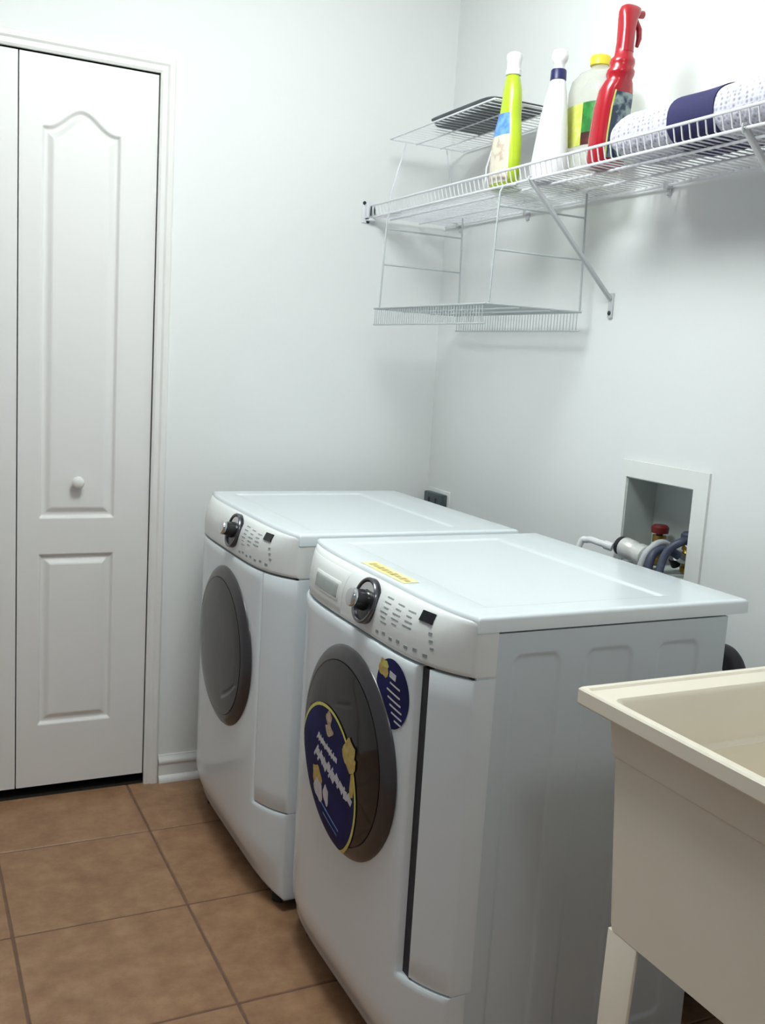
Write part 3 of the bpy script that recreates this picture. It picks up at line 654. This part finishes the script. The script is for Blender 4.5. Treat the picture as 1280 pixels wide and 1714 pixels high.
hose('drain_hose', [(.045, -1.128, .885), (.012, -1.129, .932), (-.030, -1.131, .928), (-.062, -1.128, .87), (-.085, -1.10, .60)], .0085, 'hose_grey', 'thin grey hose beside the silvery coupling of the outlet box', 'rubber_black')
hose('rubber_hose', [(-.10, -1.28, .66), (-.090, -1.39, .752), (-.090, -1.440, .768), (-.10, -1.478, .742), (-.11, -1.500, .68), (-.115, -1.505, .55), (-.11, -1.50, .25)], .022, 'rubber_black', 'thick black rubber hose showing past the rear edge of the nearer washer', 'rubber_black')
hose('rubber_hose', [(-.06, -1.62, .18), (-.10, -1.55, .12), (-.09, -1.46, .055), (-.05, -1.36, .04)], .022, 'rubber_black', 'black hose on the floor below the utility sink', 'rubber_black')
hose('cable', [(-.03, -.985, .900), (-.045, -.96, .905), (-.05, -.92, .905), (-.06, -.90, .88), (-.08, -.89, .7)], .008, 'plastic_white', 'thin white cable lying left of the outlet box', 'plastic_white')
so = empty('power_socket', (0, -.083, .88), label='dark grey dryer power socket low on the wall by the corner', category='socket')
MB().box((-.004, -.070, -.052), (0, .070, .030)).build('wall_plate', 'box_white', so, bevel=.0015)
MB().box((-.026, -.0585, -.046), (-.004, .0585, .0195)).build('socket_block', 'outlet_dark', so, bevel=.004)
for yy in (-.022, .022): MB().box((-.028, yy-.003, -.022), (-.026, yy+.003, .004)).build('slot', 'seam_dark', so)

# ------------------------------------------------------------------ utility sink
TX0, TX1, TY1, TY0, TZ = -.694, -.035, -1.741, -2.36, .861
sk = empty('utility_sink', ((TX0+TX1)/2, (TY0+TY1)/2, 0), label='cream plastic utility sink on legs beside the nearer washer', category='sink')
SX, SYC = (TX0+TX1)/2, (TY0+TY1)/2
def rring(x0, x1, y0, y1, z, r, n=6):
    ring = []
    for cx, cy, a0 in ((x1-r, y1-r, 0), (x0+r, y1-r, PI/2), (x0+r, y0+r, PI), (x1-r, y0+r, 1.5*PI)):
        for i in range(n+1): a = a0+PI/2*i/n; ring.append((cx+r*math.cos(a)-SX, cy+r*math.sin(a)-SYC, z))
    return ring
rim = .008
R = []
# outer skin from the bottom up, over the rim, then down the inside
R += [rring(TX0+.034, TX1-.034, TY0+.075, TY1-.079, .522, .012), rring(TX0+.034, TX1-.034, TY0+.070, TY1-.074, .530, .014),
      rring(TX0+.033, TX1-.033, TY0+.044, TY1-.050, .772, .014), rring(TX0+.029, TX1-.029, TY0+.040, TY1-.046, .776, .014), rring(TX0+.028, TX1-.028, TY0+.030, TY1-.034, .836, .014),
      rring(TX0+.002, TX1-.002, TY0+.002, TY1-.002, .836, .006), rring(TX0, TX1, TY0, TY1, .839, .006), rring(TX0, TX1, TY0, TY1, .8585, .006), rring(TX0+.0025, TX1-.0025, TY0+.0025, TY1-.0025, TZ, .006),
      rring(TX0+.008, TX1-.01, TY0+.012, TY1-.012, TZ, .006), rring(TX0+.010, TX1-.02, TY0+.015, TY1-.015, TZ-.0035, .008), 
      rring(TX0+.024, TX1-.09, TY0+.050, TY1-.050, TZ-.005, .014), rring(TX0+.028, TX1-.094, TY0+.055, TY1-.055, TZ-.012, .016),
      rring(TX0+.038, TX1-.11, TY0+.066, TY1-.066, .775, .02), rring(TX0+.048, TX1-.12, TY0+.076, TY1-.076, .770, .024), rring(TX0+.056, TX1-.13, TY0+.095, TY1-.095, .56, .04), rring(TX0+.09, TX1-.16, TY0+.13, TY1-.13, .543, .05), rring(TX0+.25, TX1-.28, TY0+.26, TY1-.26, .538, .03)]
MB().rings(R).build('basin', 'tub_cream', sk, angle=28)
for sx in (0, 1):
    for sy in (0, 1):
        x = TX0+.0342 if sx == 0 else TX1-.0342; y = TY1-.0775 if sy == 0 else TY0+.0735
        ix = 1 if sx == 0 else -1; iy = -1 if sy == 0 else 1
        def sec(z, w_, t_, px, py):   # L-shaped angle section
            pl = [(0, 0), (w_*.8, 0), (w_*.8, t_), (t_, t_), (t_, w_), (0, w_)]
            return [(px+ix*a-SX, py+iy*b_-SYC, z) for a, b_ in pl]
        MB().rings([sec(.0, .044, .006, x-ix*.006, y-iy*.004), sec(.5215, .062, .006, x, y)]).build('leg', 'tub_cream', sk, bevel=.0015)
MB().tube([(.0, .0, .537), (.0, .0, .46), (.0, .0, .40)], .021, 14).tube(arc((0, 0, .40), (.0, .02, .34), (.06, .04, .31), (.12, .04, .34), (.14, .04, .40)), .019, 14).tube([(.14, .04, .40), (-SX-.006, .04, .40)], .019, 14).build('drain_pipe', 'plastic_white', sk)

# ------------------------------------------------------------------ ceiling lamp and added fill globe (outside the picture; they light the room)
mat('lamp_lens', (.9, .9, .9), .6, emit=(LAMP_RGB, LAMP_W), noise=(20, (.88, .88, .88), .3, .7))
mat('fill_lens', (.9, .9, .9), .6, emit=(FILL_RGB, FILL_W), noise=(20, (.88, .88, .88), .3, .7))
for (lx, ly), R_, D_, m_, lb in ((LAMP_POS, LAMP_R, LAMP_D, 'lamp_lens', 'round frosted glass globe fixture on the ceiling above the machines'), (FILL_POS, .2, .2, 'fill_lens', 'added dim fill globe behind the camera, brightening the sink and washer side')):
    lp = empty('ceiling_lamp', (lx, ly, ZC), label=lb, category='lamp', group='ceiling globe lamps')
    MB().lathe([(R_*.80, 0), (R_*.86, .006), (R_*.86, .022), (R_*.6, .024), (0, .024)], (0, 0, 0), (0, 0, -1), 40).build('housing', 'trim_paint', lp)
    MB().lathe([(R_*math.cos(a_)*(.80 if i == 0 else 1), .025+D_*math.sin(a_)) for i, a_ in enumerate(arange(0, PI/2, 10))], (0, 0, 0), (0, 0, -1), 40).build('globe', m_, lp)
